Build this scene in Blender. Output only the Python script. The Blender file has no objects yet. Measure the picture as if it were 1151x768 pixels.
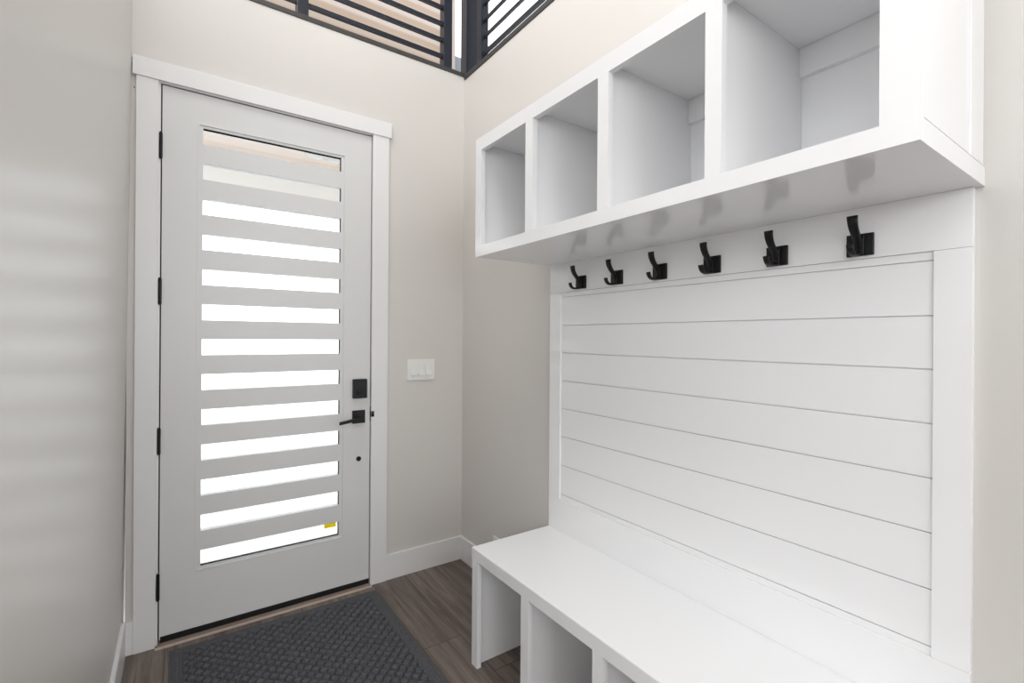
import bpy, bmesh, math, random
from mathutils import Vector, Matrix
random.seed(4)
S = bpy.context.scene
C = S.collection

# ------------------------------------------------------------------ materials
def mat(name, col, rough=.5, spec=.5, metal=0.0, noise=0.0, nscale=40, bump=0.0, bscale=200, coat=0.0):
    m = bpy.data.materials.new(name); m.use_nodes = True
    nt = m.node_tree; b = nt.nodes['Principled BSDF']
    b.inputs['Base Color'].default_value = (*col, 1)
    b.inputs['Roughness'].default_value = rough
    b.inputs['Specular IOR Level'].default_value = spec
    b.inputs['Metallic'].default_value = metal
    b.inputs['Coat Weight'].default_value = coat
    tc = nt.nodes.new('ShaderNodeTexCoord')
    if noise:
        n = nt.nodes.new('ShaderNodeTexNoise'); n.inputs['Scale'].default_value = nscale
        n.inputs['Detail'].default_value = 5
        nt.links.new(tc.outputs['Object'], n.inputs['Vector'])
        mx = nt.nodes.new('ShaderNodeMix'); mx.data_type = 'RGBA'
        mx.inputs['A'].default_value = (*[c*(1-noise) for c in col], 1)
        mx.inputs['B'].default_value = (*[min(1, c*(1+noise)) for c in col], 1)
        nt.links.new(n.outputs['Fac'], mx.inputs['Factor'])
        nt.links.new(mx.outputs['Result'], b.inputs['Base Color'])
    if bump:
        n2 = nt.nodes.new('ShaderNodeTexNoise'); n2.inputs['Scale'].default_value = bscale
        n2.inputs['Detail'].default_value = 3
        nt.links.new(tc.outputs['Object'], n2.inputs['Vector'])
        bp = nt.nodes.new('ShaderNodeBump'); bp.inputs['Strength'].default_value = bump
        bp.inputs['Distance'].default_value = .002
        nt.links.new(n2.outputs['Fac'], bp.inputs['Height'])
        nt.links.new(bp.outputs['Normal'], b.inputs['Normal'])
    return m

M = {}
M['wall'] = mat('greige wall paint', (.655, .632, .602), .32, .5, noise=.012, nscale=3, bump=.05, bscale=260)
M['white'] = mat('white semi gloss paint', (.785, .783, .785), .32, .45, bump=.03, bscale=60)
M['shelf'] = mat('white cabinet paint', (.875, .878, .888), .13, .5, bump=.012, bscale=80)
M['door'] = mat('white door paint', (.69, .69, .69), .38, .45, bump=.04, bscale=120)
M['ceiling'] = mat('white ceiling paint', (.85, .84, .82), .8, .2)
M['black'] = mat('matte black metal', (.006, .006, .007), .4, .35)
M['rubber'] = mat('black rubber', (.008, .008, .008), .7, .3)
M['rail'] = mat('dark blue grey powder coated metal', (.011, .015, .026), .33, .5)
M['ledge'] = mat('dark grey ledge metal', (.05, .049, .048), .45, .4)
M['plastic'] = mat('white plastic', (.80, .80, .78), .35, .5)
M['gap'] = mat('black gasket', (.02, .02, .02), .9, .1)  # near black, for gaskets, weatherstrip, door stop and nail hole
M['sill'] = mat('brown wooden threshold', (.30, .235, .19), .5, .4, noise=.25, nscale=20)
M['nose'] = mat('beige threshold edge', (.55, .46, .40), .5, .4)
M['fascia'] = mat('off white fascia paint', (.86, .86, .845), .6, .3)
M['concrete'] = mat('pale concrete', (.84, .84, .835), .8, .2, noise=.06, nscale=6)
M['bluegrey'] = mat('blue grey sill board', (.17, .20, .23), .6, .3)
M['board'] = mat('beige corner board', (.36, .31, .28), .6, .3)
M['brass'] = mat('dark steel strike', (.05, .05, .05), .4, .5, metal=.6)

def floor_mat():
    m = bpy.data.materials.new('grey brown vinyl plank'); m.use_nodes = True
    nt = m.node_tree; N = nt.nodes; L = nt.links; b = N['Principled BSDF']
    b.inputs['Roughness'].default_value = .42; b.inputs['Specular IOR Level'].default_value = .4
    tc = N.new('ShaderNodeTexCoord')
    mp = N.new('ShaderNodeMapping'); mp.inputs['Rotation'].default_value = (0, 0, math.pi/2)
    mp.inputs['Location'].default_value = (.55, .007, 0)
    L.new(tc.outputs['Object'], mp.inputs['Vector'])
    br = N.new('ShaderNodeTexBrick')
    br.inputs['Scale'].default_value = 1; br.inputs['Brick Width'].default_value = 1.22
    br.inputs['Row Height'].default_value = .182; br.inputs['Mortar Size'].default_value = .0022
    br.inputs['Mortar Smooth'].default_value = .2
    br.inputs['Color1'].default_value = (0, 0, 0, 1); br.inputs['Color2'].default_value = (1, 1, 1, 1)
    br.inputs['Mortar'].default_value = (.0, .0, .0, 1); br.offset = .77; br.offset_frequency = 2
    L.new(mp.outputs['Vector'], br.inputs['Vector'])
    # grain, stretched along the plank
    mp2 = N.new('ShaderNodeMapping'); mp2.inputs['Scale'].default_value = (20, 1.3, 1)
    L.new(tc.outputs['Object'], mp2.inputs['Vector'])
    add = N.new('ShaderNodeVectorMath'); add.operation = 'MULTIPLY_ADD'
    add.inputs[1].default_value = (7, 13, 5)
    L.new(br.outputs['Color'], add.inputs[0]); L.new(mp2.outputs['Vector'], add.inputs[2])
    n1 = N.new('ShaderNodeTexNoise'); n1.inputs['Scale'].default_value = 1.6; n1.inputs['Detail'].default_value = 8
    n1.inputs['Roughness'].default_value = .65; n1.inputs['Distortion'].default_value = .6
    L.new(add.outputs[0], n1.inputs['Vector'])
    cr = N.new('ShaderNodeValToRGB'); e = cr.color_ramp.elements
    e[0].position = .30; e[0].color = (.078, .060, .050, 1)
    e[1].position = .72; e[1].color = (.27, .225, .195, 1)
    k = cr.color_ramp.elements.new(.5); k.color = (.165, .132, .113, 1)
    L.new(n1.outputs['Fac'], cr.inputs['Fac'])
    # plank to plank tone
    hs = N.new('ShaderNodeMix'); hs.data_type = 'RGBA'; hs.blend_type = 'MULTIPLY'; hs.inputs['Factor'].default_value = 1
    rm = N.new('ShaderNodeMapRange'); rm.inputs['To Min'].default_value = .66; rm.inputs['To Max'].default_value = 1.06
    L.new(br.outputs['Color'], rm.inputs['Value'])
    L.new(cr.outputs['Color'], hs.inputs['A']); L.new(rm.outputs['Result'], hs.inputs['B'])
    # seams
    sm = N.new('ShaderNodeMix'); sm.data_type = 'RGBA'; sm.inputs['B'].default_value = (.06, .048, .041, 1)
    L.new(br.outputs['Fac'], sm.inputs['Factor']); L.new(hs.outputs['Result'], sm.inputs['A'])
    L.new(sm.outputs['Result'], b.inputs['Base Color'])
    bp = N.new('ShaderNodeBump'); bp.inputs['Strength'].default_value = .25; bp.inputs['Distance'].default_value = .002
    L.new(n1.outputs['Fac'], bp.inputs['Height']); L.new(bp.outputs['Normal'], b.inputs['Normal'])
    return m
M['floor'] = floor_mat()

def wood_mat(name, axis_scale, base, dark):
    m = bpy.data.materials.new(name); m.use_nodes = True
    nt = m.node_tree; N = nt.nodes; L = nt.links; b = N['Principled BSDF']
    b.inputs['Roughness'].default_value = .55
    tc = N.new('ShaderNodeTexCoord'); mp = N.new('ShaderNodeMapping'); mp.inputs['Scale'].default_value = axis_scale
    L.new(tc.outputs['Object'], mp.inputs['Vector'])
    n = N.new('ShaderNodeTexNoise'); n.inputs['Scale'].default_value = 1; n.inputs['Detail'].default_value = 4
    n.inputs['Distortion'].default_value = .4
    L.new(mp.outputs['Vector'], n.inputs['Vector'])
    cr = N.new('ShaderNodeValToRGB'); e = cr.color_ramp.elements
    e[0].position = .35; e[0].color = (*dark, 1); e[1].position = .62; e[1].color = (*base, 1)
    L.new(n.outputs['Fac'], cr.inputs['Fac']); L.new(cr.outputs['Color'], b.inputs['Base Color'])
    return m
M['siding'] = wood_mat('pale wood siding', (.35, 2, 4), (.43, .385, .355), (.34, .285, .24))
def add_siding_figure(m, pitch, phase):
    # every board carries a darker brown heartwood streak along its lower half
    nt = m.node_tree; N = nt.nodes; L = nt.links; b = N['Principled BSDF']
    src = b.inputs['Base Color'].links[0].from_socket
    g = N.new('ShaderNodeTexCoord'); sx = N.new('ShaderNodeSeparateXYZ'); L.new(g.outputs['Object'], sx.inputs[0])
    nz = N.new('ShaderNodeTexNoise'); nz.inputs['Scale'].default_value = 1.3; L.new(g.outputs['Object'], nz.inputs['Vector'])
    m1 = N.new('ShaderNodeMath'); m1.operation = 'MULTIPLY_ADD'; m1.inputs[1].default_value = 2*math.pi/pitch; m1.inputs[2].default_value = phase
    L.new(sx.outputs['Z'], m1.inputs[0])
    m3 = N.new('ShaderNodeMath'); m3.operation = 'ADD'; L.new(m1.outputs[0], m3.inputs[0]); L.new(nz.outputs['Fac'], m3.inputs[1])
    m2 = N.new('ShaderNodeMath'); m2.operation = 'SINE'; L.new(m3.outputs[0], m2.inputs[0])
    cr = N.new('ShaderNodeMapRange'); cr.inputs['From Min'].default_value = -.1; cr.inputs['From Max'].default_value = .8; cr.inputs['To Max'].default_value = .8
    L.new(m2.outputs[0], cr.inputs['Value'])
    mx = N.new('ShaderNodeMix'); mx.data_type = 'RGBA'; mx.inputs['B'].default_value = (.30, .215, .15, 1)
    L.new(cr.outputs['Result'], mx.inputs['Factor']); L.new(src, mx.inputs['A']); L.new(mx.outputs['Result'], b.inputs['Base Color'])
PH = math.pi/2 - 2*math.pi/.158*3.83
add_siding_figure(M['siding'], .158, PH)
M['soffit'] = wood_mat('pale wood soffit', (.5, 12, 3), (.60, .52, .47), (.52, .42, .36))

def mat_mat():
    m = bpy.data.materials.new('charcoal ribbed carpet'); m.use_nodes = True
    nt = m.node_tree; N = nt.nodes; L = nt.links; b = N['Principled BSDF']
    b.inputs['Roughness'].default_value = .95; b.inputs['Specular IOR Level'].default_value = .12
    tc = N.new('ShaderNodeTexCoord')
    n = N.new('ShaderNodeTexNoise'); n.inputs['Scale'].default_value = 400; n.inputs['Detail'].default_value = 3
    L.new(tc.outputs['Object'], n.inputs['Vector'])
    cr = N.new('ShaderNodeValToRGB'); e = cr.color_ramp.elements
    e[0].position = .35; e[0].color = (.055, .058, .065, 1); e[1].position = .7; e[1].color = (.165, .168, .178, 1)
    L.new(n.outputs['Fac'], cr.inputs['Fac']); L.new(cr.outputs['Color'], b.inputs['Base Color'])
    bp = N.new('ShaderNodeBump'); bp.inputs['Strength'].default_value = .4; bp.inputs['Distance'].default_value = .003
    L.new(n.outputs['Fac'], bp.inputs['Height']); L.new(bp.outputs['Normal'], b.inputs['Normal'])
    return m
M['mat'] = mat_mat()

def glass_mat():
    m = bpy.data.materials.new('clear door glass'); m.use_nodes = True
    nt = m.node_tree; N = nt.nodes; L = nt.links
    for n in list(N): N.remove(n)
    o = N.new('ShaderNodeOutputMaterial'); t = N.new('ShaderNodeBsdfTransparent'); g = N.new('ShaderNodeBsdfGlossy')
    t.inputs['Color'].default_value = (.93, .95, .95, 1); g.inputs['Roughness'].default_value = .02
    f = N.new('ShaderNodeFresnel'); f.inputs['IOR'].default_value = 1.45
    mx = N.new('ShaderNodeMixShader')
    L.new(f.outputs[0], mx.inputs[0]); L.new(t.outputs[0], mx.inputs[1]); L.new(g.outputs[0], mx.inputs[2])
    L.new(mx.outputs[0], o.inputs[0])
    return m
M['glass'] = glass_mat()

def sticker_mat(name, c1, c2, scale, lo=.45, hi=.55):
    m = bpy.data.materials.new(name); m.use_nodes = True
    nt = m.node_tree; N = nt.nodes; L = nt.links
    for n in list(N): N.remove(n)
    o = N.new('ShaderNodeOutputMaterial'); d = N.new('ShaderNodeBsdfDiffuse'); t = N.new('ShaderNodeBsdfTranslucent')
    mx = N.new('ShaderNodeMixShader'); mx.inputs[0].default_value = .8
    tc = N.new('ShaderNodeTexCoord'); mp = N.new('ShaderNodeMapping'); mp.inputs['Scale'].default_value = scale
    n = N.new('ShaderNodeTexNoise'); n.inputs['Scale'].default_value = 1
    cr = N.new('ShaderNodeValToRGB'); e = cr.color_ramp.elements
    e[0].position = lo; e[0].color = (*c1, 1); e[1].position = hi; e[1].color = (*c2, 1)
    L.new(tc.outputs['Object'], mp.inputs['Vector']); L.new(mp.outputs['Vector'], n.inputs['Vector'])
    L.new(n.outputs['Fac'], cr.inputs['Fac'])
    L.new(cr.outputs['Color'], d.inputs['Color']); L.new(cr.outputs['Color'], t.inputs['Color'])
    L.new(d.outputs[0], mx.inputs[1]); L.new(t.outputs[0], mx.inputs[2]); L.new(mx.outputs[0], o.inputs[0])
    return m
M['label_white'] = sticker_mat('white printed sticker', (.84, .87, .82), (.97, .97, .96), (30, 30, 60), .34, .40)
M['label_yellow'] = sticker_mat('yellow printed sticker', (.30, .24, .02), (.93, .80, .05), (160, 100, 260), .34, .40)

# ------------------------------------------------------------------ mesh helpers
def box(bm, x0, x1, y0, y1, z0, z1, bev=0.0):
    x0, x1 = sorted((x0, x1)); y0, y1 = sorted((y0, y1)); z0, z1 = sorted((z0, z1))
    r = bmesh.ops.create_cube(bm, size=1)
    for v in r['verts']:
        v.co = Vector(((x0+x1)/2 + v.co.x*(x1-x0), (y0+y1)/2 + v.co.y*(y1-y0), (z0+z1)/2 + v.co.z*(z1-z0)))
    if bev:
        ed = set()
        for v in r['verts']: ed.update(v.link_edges)
        bmesh.ops.bevel(bm, geom=list(ed), offset=bev, segments=2, affect='EDGES', profile=.6)

def obj(name, bm, m, parent=None, smooth=False):
    me = bpy.data.meshes.new(name); bmesh.ops.recalc_face_normals(bm, faces=bm.faces)
    bm.to_mesh(me); bm.free()
    if smooth:
        for p in me.polygons: p.use_smooth = True
    me.materials.append(m)
    o = bpy.data.objects.new(name, me); C.objects.link(o)
    if parent:
        o.parent = parent; o.location = -Vector(parent.location) if parent.parent is None else (0, 0, 0)
    return o

def B(name, boxes, m, parent=None, bev=0.0):
    bm = bmesh.new()
    for b in boxes: box(bm, *b, bev=bev)
    return obj(name, bm, m, parent)

def thing(name, loc):
    o = bpy.data.objects.new(name, None); o.empty_display_size = .1; o.location = loc; C.objects.link(o)
    return o

def tag(o, label, cat, group=None, kind=None):
    o['label'] = label; o['category'] = cat
    if group: o['group'] = group
    if kind: o['kind'] = kind
    return o

def struct(o, label, cat='wall'): return tag(o, label, cat, kind='structure')

def cyl(bm, c, r, depth, axis='y', seg=24, r2=None):
    rot = {'y': Matrix.Rotation(math.pi/2, 4, 'X'), 'x': Matrix.Rotation(math.pi/2, 4, 'Y'), 'z': Matrix.Identity(4)}[axis]
    bmesh.ops.create_cone(bm, cap_ends=True, segments=seg, radius1=r, radius2=r if r2 is None else r2, depth=depth,
                          matrix=Matrix.Translation(c) @ rot)

# ------------------------------------------------------------------ dimensions (metres)
# room corner (door wall x right wall) is the origin; door wall y = 0, right wall x = 0, floor z = 0
XL0, XL1 = -1.611, -1.589          # left wall leans slightly: bottom / at 2.5 m
CEIL = 4.6
ZW = 2.925                         # top of the low walls that carry the railing
DX0, DX1, DZ = -1.484, -.569, 2.425
YEND = -3.4
YL = -1.88                          # the left wall ends here and the living space opens

# floor
struct(B('floor', [(-1.75, 5, -8, .04, -.12, 0)], M['floor']), 'grey brown wood plank floor of the entry', 'floor')

# left wall (leaning a few millimetres like the real one)
bm = bmesh.new()
sl = (XL1-XL0)/2.5
v = [bm.verts.new(p) for p in ((XL0, 0.14, 0), (XL0, YL, 0), (XL0+sl*CEIL, YL, CEIL), (XL0+sl*CEIL, 0.14, CEIL),
                               (-1.76, .14, 0), (-1.76, YL, 0), (-1.76, YL, CEIL), (-1.76, .14, CEIL))]
for f in ((0, 1, 2, 3), (7, 6, 5, 4), (0, 4, 5, 1), (1, 5, 6, 2), (2, 6, 7, 3), (3, 7, 4, 0)):
    bm.faces.new([v[i] for i in f])
struct(obj('wall_left', bm, M['wall']), 'plain greige wall along the left edge of the entry', 'wall')

# door wall with door opening
struct(B('wall_back', [(-1.60, DX0-.02, 0, .14, 0, ZW), (DX1+.02, 0.0, 0, .14, 0, ZW), (DX0-.02, DX1+.02, 0, .14, DZ+.02, ZW),
                       (0, .14, 0, .14, 0, ZW)], M['wall']), 'greige wall around and above the front door', 'wall')
# right wall: low part under the railing, full height part behind the bench from y=-3.0 on
struct(B('wall_right', [(0, .14, YEND, 0, 0, ZW-.018), (0, .14, YEND, -2.9, ZW-.018, CEIL), (0, .14, -2.9, .14, 4.15, CEIL)], M['wall']),
       'greige right wall behind the shelf and bench', 'wall')
struct(B('ceiling', [(-1.76, 5, -8, .14, CEIL, CEIL+.12)], M['ceiling']), 'white ceiling high above the entry', 'ceiling')
# living space behind the camera
struct(B('wall_rear', [(-4.6, -3.2, -8.1, -8, 0, CEIL), (3.4, 5, -8.1, -8, 0, CEIL), (-3.2, 3.4, -8.1, -8, 3.8, CEIL), (-3.2, 3.4, -8.1, -8, 0, .25)], M['wall']),
       'rear wall of the living space with a wide opening', 'wall')
struct(B('wall_side', [(4.9, 5, -8, YEND, 0, CEIL), (.14, 5, YEND, YEND+.1, 0, CEIL)], M['wall']), 'far side wall of the living space', 'wall')
struct(B('wall_passage', [(-4.6, -1.76, YL, YL+.1, 0, CEIL), (-4.6, -4.5, -8, -5.8, 0, CEIL), (-4.6, -4.5, -5.8, YL, 0, 1.5), (-4.6, -4.5, -5.8, YL, 4.3, CEIL)], M['wall']), 'side wall of the living space left of the entry', 'wall')
struct(B('floor_passage', [(-4.6, -1.75, -8, YL+.1, -.12, 0)], M['floor']), 'plank floor of the living space', 'floor')
struct(B('ceiling_passage', [(-4.6, -1.76, -8, YL+.1, CEIL, CEIL+.12)], M['ceiling']), 'white ceiling of the living space', 'ceiling')

# ------------------------------------------------------------------ baseboards
bh = .137
struct(B('baseboard_back', [(-.4765, -.015, -.015, 0, 0, bh)], M['white'], bev=.002), 'white baseboard between the door casing and the corner', 'baseboard')
struct(B('baseboard_corner', [(-1.612, -1.573, -.015, 0, 0, bh)], M['white'], bev=.002), 'short white baseboard stub left of the door casing', 'baseboard')
struct(B('baseboard_left', [(XL0-.005, XL0+.015, YL+.001, -.0155, 0, bh+.003)], M['white'], bev=.002), 'white baseboard along the left wall', 'baseboard')
struct(B('baseboard_right', [(-.015, 0, -.858, -.0005, 0, bh)], M['white'], bev=.002), 'white baseboard on the right wall before the bench', 'baseboard')
struct(B('baseboard_far', [(-.015, 0, YEND, -2.30, 0, bh)], M['white'], bev=.002), 'white baseboard on the right wall past the bench', 'baseboard')

# ------------------------------------------------------------------ door casing
cas = thing('trim_1', (-1.03, 0, 0)); struct(cas, 'white flat casing around the front door', 'trim')
B('header', [(-1.585, -.4645, -.024, 0, 2.434, 2.514)], M['white'], cas, .0015)
B('casing_leg', [(-1.573, -1.497, -.018, 0, 0, 2.4338)], M['white'], cas, .0015)
B('casing_leg', [(-.566, -.4765, -.018, 0, 0, 2.4338)], M['white'], cas, .0015)
B('jamb', [(-1.504, -1.489, -.004, .13, 0, DZ+.004), (-.566, -.551, -.004, .13, 0, DZ+.004), (-1.504, -.551, -.004, .13, DZ+.005, DZ+.02)], M['white'], cas)
B('door_stop', [(-1.489, -1.474, .052, .13, 0, DZ+.004), (-.581, -.566, .052, .13, 0, DZ+.004), (-1.489, -.566, .052, .13, DZ-.010, DZ+.004)], M['gap'], cas)
B('strike_plate', [(-.5675, -.5655, -.004, .012, .885, .965)], M['black'], cas)
bm = bmesh.new(); cyl(bm, (-.558, -.010, .925), .011, .030, 'z', 12); obj('strike_lip', bm, M['black'], cas, True)
bm = bmesh.new(); cyl(bm, (-1.58, -.001, 2.385), .0022, .004, 'y', 10); obj('nail_hole', bm, M['gap'], cas)
th = thing('trim_2', (-1.03, .02, 0)); struct(th, 'wooden threshold strip under the front door', 'threshold')
B('sill', [(-1.489, -.566, -.036, .14, .0, .009)], M['sill'], th, .002)
B('sill_nose', [(-1.497, -.566, -.041, -.036, .0, .0105)], M['nose'], th, .001)

# ------------------------------------------------------------------ front door
door = thing('door_1', (-1.03, 0, 0))
struct(door, 'white front door with thirteen narrow horizontal glass slots', 'door')
slots = [(2.205, 2.276), (2.047, 2.120), (1.889, 1.960), (1.727, 1.800), (1.563, 1.641), (1.405, 1.483), (1.250, 1.325),
         (1.095, 1.164), (.934, 1.005), (.776, .844), (.617, .685), (.459, .525), (.304, .370)]
# even pitch
p = (2.2405-.337)/12
slots = [(.337+p*k-.0362, .337+p*k+.0362) for k in range(13)][::-1]
GX0, GX1 = -1.335, -.727
Z0 = .02
bx = [(DX0, GX0-.018, 0, .044, Z0, DZ), (GX1+.018, DX1, 0, .044, Z0, DZ),
      (GX0-.018, GX1+.018, 0, .044, Z0, slots[-1][0]-.014), (GX0-.018, GX1+.018, 0, .044, slots[0][1]+.014, DZ)]
B('slab', bx, M['door'], door)
gb = []
zs = sorted(slots)
for k in range(12): gb.append((GX0+.0001, GX1-.0001, .0035, .0405, zs[k][1], zs[k+1][0]))
gb += [(GX0-.018, GX0, .0035, .0405, zs[0][0], zs[-1][1]), (GX1, GX1+.018, .0035, .0405, zs[0][0], zs[-1][1]),
       (GX0-.018, GX1+.018, .0035, .0405, zs[0][0]-.014, zs[0][0]), (GX0-.018, GX1+.018, .0035, .0405, zs[-1][1], zs[-1][1]+.014)]
B('slat_grille', gb, M['door'], door)
def ring(x0, x1, z0, z1, w, y0, y1):
    return [(x0, x0+w, y0, y1, z0, z1), (x1-w, x1, y0, y1, z0, z1), (x0+w, x1-w, y0, y1, z0, z0+w), (x0+w, x1-w, y0, y1, z1-w, z1)]
B('glazing_bead', ring(GX0-.022, GX1+.022, zs[0][0]-.018, zs[-1][1]+.018, .007, -.0015, .004), M['door'], door, .0008)
B('glazing_gasket', [(GX0, GX1, .012, .020, zs[-1][1]-.0045, zs[-1][1]), (GX0, GX1, .012, .020, zs[0][0], zs[0][0]+.0035)]
  + [(GX1-.0025, GX1, .012, .020, a, b) for a, b in zs], M['gap'], door)
gl = B('glass', [(GX0-.01, GX1+.01, .0205, .0225, zs[0][0]-.01, zs[-1][1]+.01)], M['glass'], door); gl['label'] = 'clear glass behind the slots'
st = B('sticker', [(-.903, -.7305, .0196, .0203, 2.249, 2.2722)], M['label_white'], door); st['label'] = 'white printed sticker in the top slot'
st = B('sticker', [(-.797, -.7385, .0196, .0203, .345, .3725)], M['label_yellow'], door); st['label'] = 'yellow sticker in the bottom slot'
for zc in (2.160, 1.5315, .884, .254):
    bm = bmesh.new(); cyl(bm, (-1.4885, -.007, zc), .0065, .108, 'z', 14)
    cyl(bm, (-1.4885, -.007, zc+.056), .0048, .006, 'z', 12); cyl(bm, (-1.4885, -.007, zc-.056), .0048, .006, 'z', 12)
    h = obj('hinge', bm, M['black'], door, False)
    h['label'] = 'black hinge barrel'
B('weatherstrip', [(-1.4885, -1.4845, .006, .05, .02, DZ+.003), (-.5685, -.5665, .006, .05, .02, DZ+.003), (-1.488, -.567, .006, .05, DZ, DZ+.004)], M['gap'], door)
B('door_sweep', [(DX0+.004, DX1-.001, -.006, .043, .0095, .034)], M['rubber'], door, .002)
db = B('deadbolt', [(-.664, -.590, -.022, 0, 1.014, 1.116)], M['black'], door, .003); db['label'] = 'black square deadbolt'
bm = bmesh.new(); cyl(bm, (-.627, -.026, 1.048), .016, .010, 'y', 20); box(bm, -.640, -.614, -.038, -.028, 1.043, 1.053, .002)
obj('thumb_turn', bm, M['black'], db)
le = B('handle_plate', [(-.664, -.597, -.010, 0, .880, .949)], M['black'], door, .002); le['label'] = 'black square lever rose'
bm = bmesh.new(); cyl(bm, (-.632, -.028, .912), .012, .040, 'y', 20); box(bm, -.742, -.620, -.056, -.044, .903, .919, .002)
for v in bm.verts:
    if v.co.y < -.0435: v.co.z += (v.co.x+.632)*.16
obj('lever', bm, M['black'], le)
bm = bmesh.new(); cyl(bm, (-.6285, -.003, .690), .0125, .008, 'y', 24); o = obj('lower_bolt', bm, M['black'], door); o['label'] = 'small round black bolt cover'

# ------------------------------------------------------------------ light switch, outlet
sw = thing('light_switch', (-.275, 0, 1.092)); tag(sw, 'white triple rocker light switch plate on the wall beside the door', 'light switch')
B('switch_plate', [(-.360, -.190, -.007, 0, 1.095, 1.213)], M['plastic'], sw, .002)
for cx in (-.321, -.275, -.229):
    B('rocker_frame', ring(cx-.0185, cx+.0185, 1.121, 1.188, .0018, -.0085, -.006), M['plastic'], sw)
    bm = bmesh.new()
    pts = [(-.006, 1.124), (-.0145, 1.124), (-.0095, 1.155), (-.0078, 1.186), (-.006, 1.186)]
    a = [bm.verts.new((cx-.0155, y, z)) for y, z in pts]; b = [bm.verts.new((cx+.0155, y, z)) for y, z in pts]
    bm.faces.new(a); bm.faces.new(b[::-1])
    for i in range(5): bm.faces.new((a[i], b[i], b[(i+1) % 5], a[(i+1) % 5]))
    obj('rocker', bm, M['plastic'], sw)
ot = thing('wall_outlet', (0, -.40, .145)); tag(ot, 'white outlet plate low on the right wall just showing behind the bench', 'outlet')
B('outlet_plate', [(-.006, 0, -.434, -.364, .145, .260)], M['plastic'], ot, .002)
B('socket', [(-.008, -.006, -.417, -.381, .165, .195), (-.008, -.006, -.417, -.381, .21, .24)], M['plastic'], ot, .001)

# ------------------------------------------------------------------ shiplap back panel
YP0, YP1 = -.857, -2.288
pn = thing('wall_panel', (0, -1.57, .478)); tag(pn, 'white shiplap back panel on the wall between bench and shelf', 'wall panel')
grooves = [1.523, 1.397, 1.2745, 1.1505, 1.026, .901, .772, .642]
edges = [1.5435] + grooves + [.6225]
def plank_boxes():
    out = []
    for k in range(len(edges)-1):
        top, bot = edges[k], edges[k+1]
        t = top - (.0015 if k else 0); b_ = bot + (.0015 if k < len(edges)-2 else 0)
        out.append((-.011, -.001, -.9312, -2.2223, b_, t))
    return out
B('shiplap', plank_boxes(), M['shelf'], pn)
B('shiplap_backing', [(-.0030, -.0003, -.9315, -2.2215, .6225, 1.5435)], M['shelf'], pn)
B('stile', [(-.018, 0, YP0, -.931, .6227, 1.5433)], M['shelf'], pn, .0006)
B('stile', [(-.018, 0, -2.2225, YP1, .6227, 1.5433)], M['shelf'], pn, .0006)
B('rail', [(-.018, 0, YP0, YP1, 1.5439, 1.6722)], M['shelf'], pn, .0006)
B('rail', [(-.018, 0, YP0, YP1, .4785, .6221)], M['shelf'], pn, .0006)

# ------------------------------------------------------------------ cubby shelf
XS, YS1, ZS0, ZS1 = -.418, -2.303, 1.672, 2.155
sh = thing('wall_shelf', (0, -1.58, ZS0)); tag(sh, 'white wall cubby shelf with four open compartments above the coat hooks', 'shelf')
stiles = [(-.857, -.899), (-1.202, -1.244), (-1.558, -1.600), (-1.907, -1.949), (-2.246, YS1)]
B('face_frame', [(XS, XS+.020, a, b, ZS0+.042, 2.103) for a, b in stiles] +
  [(XS, XS+.020, YP0, YS1, ZS0, ZS0+.042), (XS, XS+.020, YP0, YS1, 2.103, ZS1)], M['shelf'], sh)
B('bottom_panel', [(XS+.0202, -.0005, YP0-.0005, YS1+.0005, ZS0+.0003, ZS0+.0415)], M['shelf'], sh)
B('top_panel', [(XS+.0202, -.0005, YP0-.0005, YS1+.0005, 2.137, ZS1-.0005)], M['shelf'], sh)
B('side_panel', [(XS+.0202, -.0005, YP0, YP0-.018, ZS0+.042, 2.1365)], M['shelf'], sh)
B('side_panel', [(XS+.0202, -.0005, YS1+.004, YS1+.022, ZS0+.042, 2.1365)], M['shelf'], sh)
for a, b in stiles[1:4]:
    c = (a+b)/2
    B('divider', [(XS+.0202, -.0125, c-.009, c+.009, ZS0+.042, 2.1365)], M['shelf'], sh)
B('back_panel', [(-.012, -.0005, YP0-.0185, YS1+.0225, ZS0+.042, 2.1365)], M['shelf'], sh)
cl = [-.8755, -1.2135, -1.2325, -1.5695, -1.5885, -1.9185, -1.9375, -2.280]
B('hanging_cleat', [(-.030, -.0122, cl[i], cl[i+1], 2.058, 2.1365) for i in (0, 2, 4, 6)], M['shelf'], sh, .001)
B('side_frame', [(XS+.0202, -.018, YS1, YS1+.0038, ZS0+.042, ZS0+.043), (-.111, -.018, YS1, YS1+.0038, ZS0+.043, ZS1-.001)], M['shelf'], sh)

# ------------------------------------------------------------------ bench
XB, ZB, YB1 = -.425, .478, -2.288
be = thing('storage_bench', (-.21, -1.57, 0)); tag(be, 'white built in bench with open shoe cubbies below the shiplap panel', 'bench')
B('seat_top', [(XB+.002, -.0005, YP0, YB1, ZB-.026, ZB)], M['shelf'], be, .0015)
bst = [(-.862, -.904), (-1.203, -1.245), (-1.558, -1.600), (-1.907, -1.949), (-2.246, YB1)]
B('face_frame', [(XB, XB+.020, a, b, 0.0, .4315) for a, b in bst] + [(XB, XB+.020, YP0, YB1, .4315, ZB-.0265), (XB, XB+.0018, YP0, YB1, ZB-.0265, ZB-.002)], M['shelf'], be)
B('side_panel', [(XB+.0202, -.016, -.862, -.880, 0, ZB-.0265)], M['shelf'], be)
B('side_panel', [(XB+.0202, -.0005, YB1+.004, YB1+.022, 0, ZB-.0265)], M['shelf'], be)
for a, b in bst[1:4]:
    c = (a+b)/2
    B('divider', [(XB+.0202, -.0005, c-.009, c+.009, 0, ZB-.0265)], M['shelf'], be)

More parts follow.
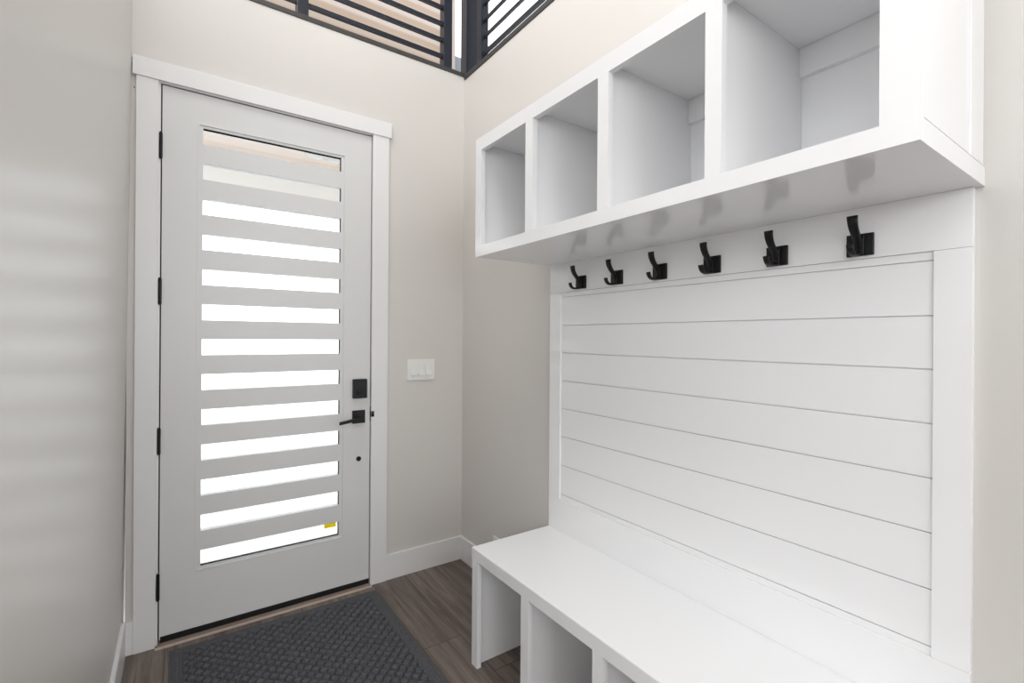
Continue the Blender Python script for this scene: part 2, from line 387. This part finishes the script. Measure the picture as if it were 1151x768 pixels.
# ------------------------------------------------------------------ coat hooks
def sweep(bm, path, sizes):
    """rectangular-ish rounded section swept in the x-z plane; sizes = (half width along y, half thickness)"""
    rings = []
    n = len(path)
    for i, (x, z) in enumerate(path):
        a = path[max(0, i-1)]; b = path[min(n-1, i+1)]
        t = Vector((b[0]-a[0], 0, b[1]-a[1])).normalized(); nrm = Vector((t.z, 0, -t.x))
        hw, ht = sizes[i]; r = []
        for k in range(12):
            an = 2*math.pi*k/12; cx = math.cos(an); sx = math.sin(an)
            sup = lambda q: math.copysign(abs(q)**.55, q)
            r.append(bm.verts.new(Vector((x, 0, z)) + Vector((0, 1, 0))*hw*sup(cx) + nrm*ht*sup(sx)))
        rings.append(r)
    for i in range(n-1):
        for k in range(12):
            bm.faces.new((rings[i][k], rings[i][(k+1) % 12], rings[i+1][(k+1) % 12], rings[i+1][k]))
    bm.faces.new(rings[0][::-1]); bm.faces.new(rings[-1])

def bez(p, n=10):
    out = []
    for i in range(n+1):
        t = i/n; q = [Vector(a) for a in p]
        while len(q) > 1: q = [q[j].lerp(q[j+1], t) for j in range(len(q)-1)]
        out.append(tuple(q[0]))
    return out

def make_hook():
    # local origin: back of the mounting plate on the panel face, x- points into the room
    t = thing('coat_hook', (-.018, -1.067, 1.578))
    bm = bmesh.new(); box(bm, -.008, 0, -.029, .029, -.0275, .0275, .0015)
    box(bm, -.016, -.007, -.012, .012, -.025, .022, .002)
    a = obj('mounting_plate', bm, M['black'], t); a.location = (0, 0, 0)
    bm = bmesh.new(); pth = bez([(-.010, -.012), (-.015, .022), (-.052, .022), (-.053, .0655)])
    sweep(bm, pth, [(.0076+.0046*(i/10)**1.2, .0062-.0020*i/10) for i in range(11)])
    a = obj('upper_prong', bm, M['black'], t, True); a.location = (0, 0, 0)
    bm = bmesh.new(); pth = bez([(-.010, -.019), (-.030, -.031), (-.062, -.036), (-.066, -.006)])
    sweep(bm, pth, [(.0060+.0022*(i/10), .0045-.0010*i/10) for i in range(11)])
    a = obj('lower_prong', bm, M['black'], t, True); a.location = (0, 0, 0)
    bm = bmesh.new(); cyl(bm, (-.0165, 0, .009), .0032, .003, 'x', 12)
    a = obj('screw', bm, M['screw'], t); a.location = (0, 0, 0)
    return t
M['screw'] = mat('worn steel screw', (.35, .35, .35), .35, .5, metal=.8)
hook_labels = [
    'black double coat hook nearest the front door, leftmost on the white rail',
    'black double coat hook second from the front door on the white rail',
    'black double coat hook third from the front door, below the second compartment divider',
    'black double coat hook fourth from the front door, right of the rail\'s middle',
    'black double coat hook next to the last one at the right end of the rail',
    'black double coat hook at the right end of the rail, largest in view',
]
h0 = make_hook()
for i in range(6):
    if i == 0: h = h0
    else:
        h = h0.copy(); C.objects.link(h)
        for ch in list(h0.children):
            c = ch.copy(); C.objects.link(c); c.parent = h
    h.location = (-.018, -1.067-.2028*i, 1.578)
    tag(h, hook_labels[i], 'coat hook', 'coat hooks under the wall shelf')

# ------------------------------------------------------------------ door mat
def make_mat():
    X0, X1, Y0, Y1 = -1.447, -.558, -1.30, -.082
    st = .0021; nx = int((X1-X0)/st); ny = int((Y1-Y0)/st)
    vs = []; fs = []
    def h(x, y):
        d = min(x-X0, X1-x, y-Y0, Y1-y)
        if d < .012: return .003
        if d < .050:
            return .0045 + .0022*(0.5-0.5*math.cos(2*math.pi*(d-.012)/.0127))
        u = (x+y)/math.sqrt(2)/.034; v = (x-y)/math.sqrt(2)/.034
        fu = abs(u-math.floor(u)-.5)*2; fv = abs(v-math.floor(v)-.5)*2
        m = max(fu, fv)
        return .0010 + .0130*max(0, min(1, (.80-m)/.20))**.5
    for j in range(ny+1):
        for i in range(nx+1):
            x = X0+(X1-X0)*i/nx; y = Y0+(Y1-Y0)*j/ny
            vs.append((x+1.0, y+.78, h(x, y)))
    for j in range(ny):
        for i in range(nx):
            a = j*(nx+1)+i; fs.append((a, a+1, a+nx+2, a+nx+1))
    # skirt and underside
    per = [i for i in range(nx+1)] + [j*(nx+1)+nx for j in range(1, ny+1)] + [ny*(nx+1)+i for i in range(nx-1, -1, -1)] + [j*(nx+1) for j in range(ny-1, 0, -1)]
    base = len(vs)
    for k in per: vs.append((vs[k][0], vs[k][1], 0.0))
    n = len(per)
    for k in range(n): fs.append((per[(k+1) % n], per[k], base+k, base+(k+1) % n))
    fs.append(tuple(base+k for k in range(n-1, -1, -1)))
    me = bpy.data.meshes.new('door_mat'); me.from_pydata(vs, [], fs); me.update()
    for pz in me.polygons: pz.use_smooth = True
    me.materials.append(M['mat'])
    o = bpy.data.objects.new('door_mat', me); o.location = (-1.0, -.78, .0005); C.objects.link(o)
    tag(o, 'charcoal grey door mat with raised diamond blocks in front of the door', 'door mat')
make_mat()

# ------------------------------------------------------------------ ledge and railings
lg = B('trim_3', [(-1.585, .02, -.006, .15, ZW, ZW+.024)], M['ledge'], None, .002)
struct(lg, 'dark metal ledge capping the wall above the door', 'ledge')
lg = B('trim_4', [(-.006, .15, -2.9, -.0065, ZW-.018, ZW+.010)], M['ledge'], None, .002)
struct(lg, 'dark metal ledge capping the right wall', 'ledge')
RT = 4.1
ra = thing('railing', (-.8, .05, ZW+.024)); tag(ra, 'dark metal railing with horizontal bars above the door wall', 'railing')
for xc in (-.914, -.097): B('post', [(xc-.027, xc+.027, .03, .088, ZW+.024, RT)], M['rail'], ra, .002)
for k in range(10):
    z = 3.037 + .0975*k
    B('bar', [(-1.575, -.9412, .046, .062, z-.0115, z+.0115), (-.8868, -.1242, .046, .062, z-.0115, z+.0115)], M['rail'], ra)
B('top_rail', [(-1.585, -.06, .03, .08, RT, RT+.04)], M['rail'], ra, .002)
cp = B('corner_post', [(.030, .110, .030, .105, ZW+.010, RT+.04)], M['rail'], None, .003)
tag(cp, 'square dark metal corner post where the two railings meet', 'post')
rb = thing('railing', (.08, -1.3, ZW+.010)); tag(rb, 'dark metal railing with thin horizontal bars above the right wall', 'railing')
for yc in (-.085, -1.45, -2.8): B('post', [(.050, .100, yc-.026, yc+.026, ZW+.010, RT)], M['rail'], rb, .002)
for k in range(10):
    z = 3.043 + .099*k
    B('bar', [(.066, .078, -1.43, -.1105, z-(.013 if k == 0 else .009), z+(.013 if k == 0 else .009)), (.066, .078, -2.78, -1.4705, z-(.013 if k == 0 else .009), z+(.013 if k == 0 else .009))], M['rail'], rb)
B('picket', [(.068, .076, -.66, -.652, 3.0565, 4.09)], M['rail'], rb)
B('top_rail', [(.045, .095, -2.88, -.10, RT, RT+.04)], M['rail'], rb, .002)

# ------------------------------------------------------------------ outside: porch, upper wall
struct(B('floor_porch', [(-8, 8, .16, 14, -.15, -.02)], M['concrete']), 'pale concrete ground outside the door', 'ground')
struct(B('ceiling_porch', [(-3, 2.2, .15, 1.80, 2.75, 2.88)], M['soffit']), 'pale wood soffit seen through the top slot of the door', 'soffit')
struct(B('trim_5', [(-3, 2.2, 1.82, 1.95, 2.49, 2.90)], M['fascia']), 'off white porch beam seen through the second slot', 'beam')
struct(B('wall_upper', [(-3.2, .70, 1.66, 1.76, 2.9, 5.8)], M['siding']), 'pale wood boarded wall beyond the railing', 'wall')
struct(B('trim_6', [(.70, .79, 1.62, 1.78, 2.9, 5.8)], M['board']), 'beige corner board beyond the railing', 'trim')
struct(B('trim_7', [(.79, .96, 1.64, 1.76, 2.9, 4.12)], M['bluegrey']), 'blue grey low wall beside the corner board', 'trim')

# ------------------------------------------------------------------ light
w = bpy.data.worlds.new('World'); S.world = w; w.use_nodes = True
bg = w.node_tree.nodes['Background']; bg.inputs['Color'].default_value = (.965, .98, 1, 1); bg.inputs['Strength'].default_value = 2.8

def area(name, loc, rot, sx, sy, power, col=(1, 1, 1)):
    l = bpy.data.lights.new(name, 'AREA'); l.shape = 'RECTANGLE'; l.size = sx; l.size_y = sy; l.energy = power; l.color = col
    o = bpy.data.objects.new(name, l); o.location = loc; o.rotation_euler = rot; C.objects.link(o); return o
area('ceiling_fill', (-1.5, -4.2, CEIL-.05), (0, 0, 0), 2.0, 1.6, 12, (1, .97, .93))  # added fill light under the ceiling behind the camera, not a known fixture
area('foyer_fill', (-1.44, -1.2, 4.0), (0, math.radians(-72), 0), 1.0, 1.2, 36, (1, 1, 1))  # added fill high on the left, tilted to brighten the upper right wall
area('living_fill', (-1.9, -4.1, 1.95), (math.radians(90), 0, math.radians(-32)), 1.3, .9, 19, (1, .99, .98))  # added upright fill behind the camera, brightens shelf fronts and cubbies

# ------------------------------------------------------------------ camera (shift lens, level, rolled .39 degrees)
cam = bpy.data.cameras.new('Camera'); co = bpy.data.objects.new('Camera', cam); C.objects.link(co)
yaw, roll, f, px, py = math.radians(34.8274), math.radians(.3923), 538.64, 575.6, 380.27
fw = Vector((math.sin(yaw), math.cos(yaw), 0)); rt = Vector((math.cos(yaw), -math.sin(yaw), 0)); up = Vector((0, 0, 1))
r2 = rt*math.cos(roll)+up*math.sin(roll); u2 = -rt*math.sin(roll)+up*math.cos(roll)
m = Matrix((r2, u2, -fw)).transposed().to_4x4(); m.translation = Vector((-1.4208, -2.5689, 1.339))
co.matrix_world = m
cam.sensor_fit = 'HORIZONTAL'; cam.sensor_width = 36; cam.lens = f*36/1151
cam.shift_x = -(px-575.5)/1151; cam.shift_y = (py-384)/1151
cam.clip_start = .02
S.camera = co

S.view_settings.view_transform = 'Standard'; S.view_settings.look = 'None'
S.view_settings.gamma = 1; S.view_settings.use_curve_mapping = False; S.view_settings.exposure = 0.0
S.cycles.max_bounces = 10; S.cycles.diffuse_bounces = 6; S.cycles.transparent_max_bounces = 12
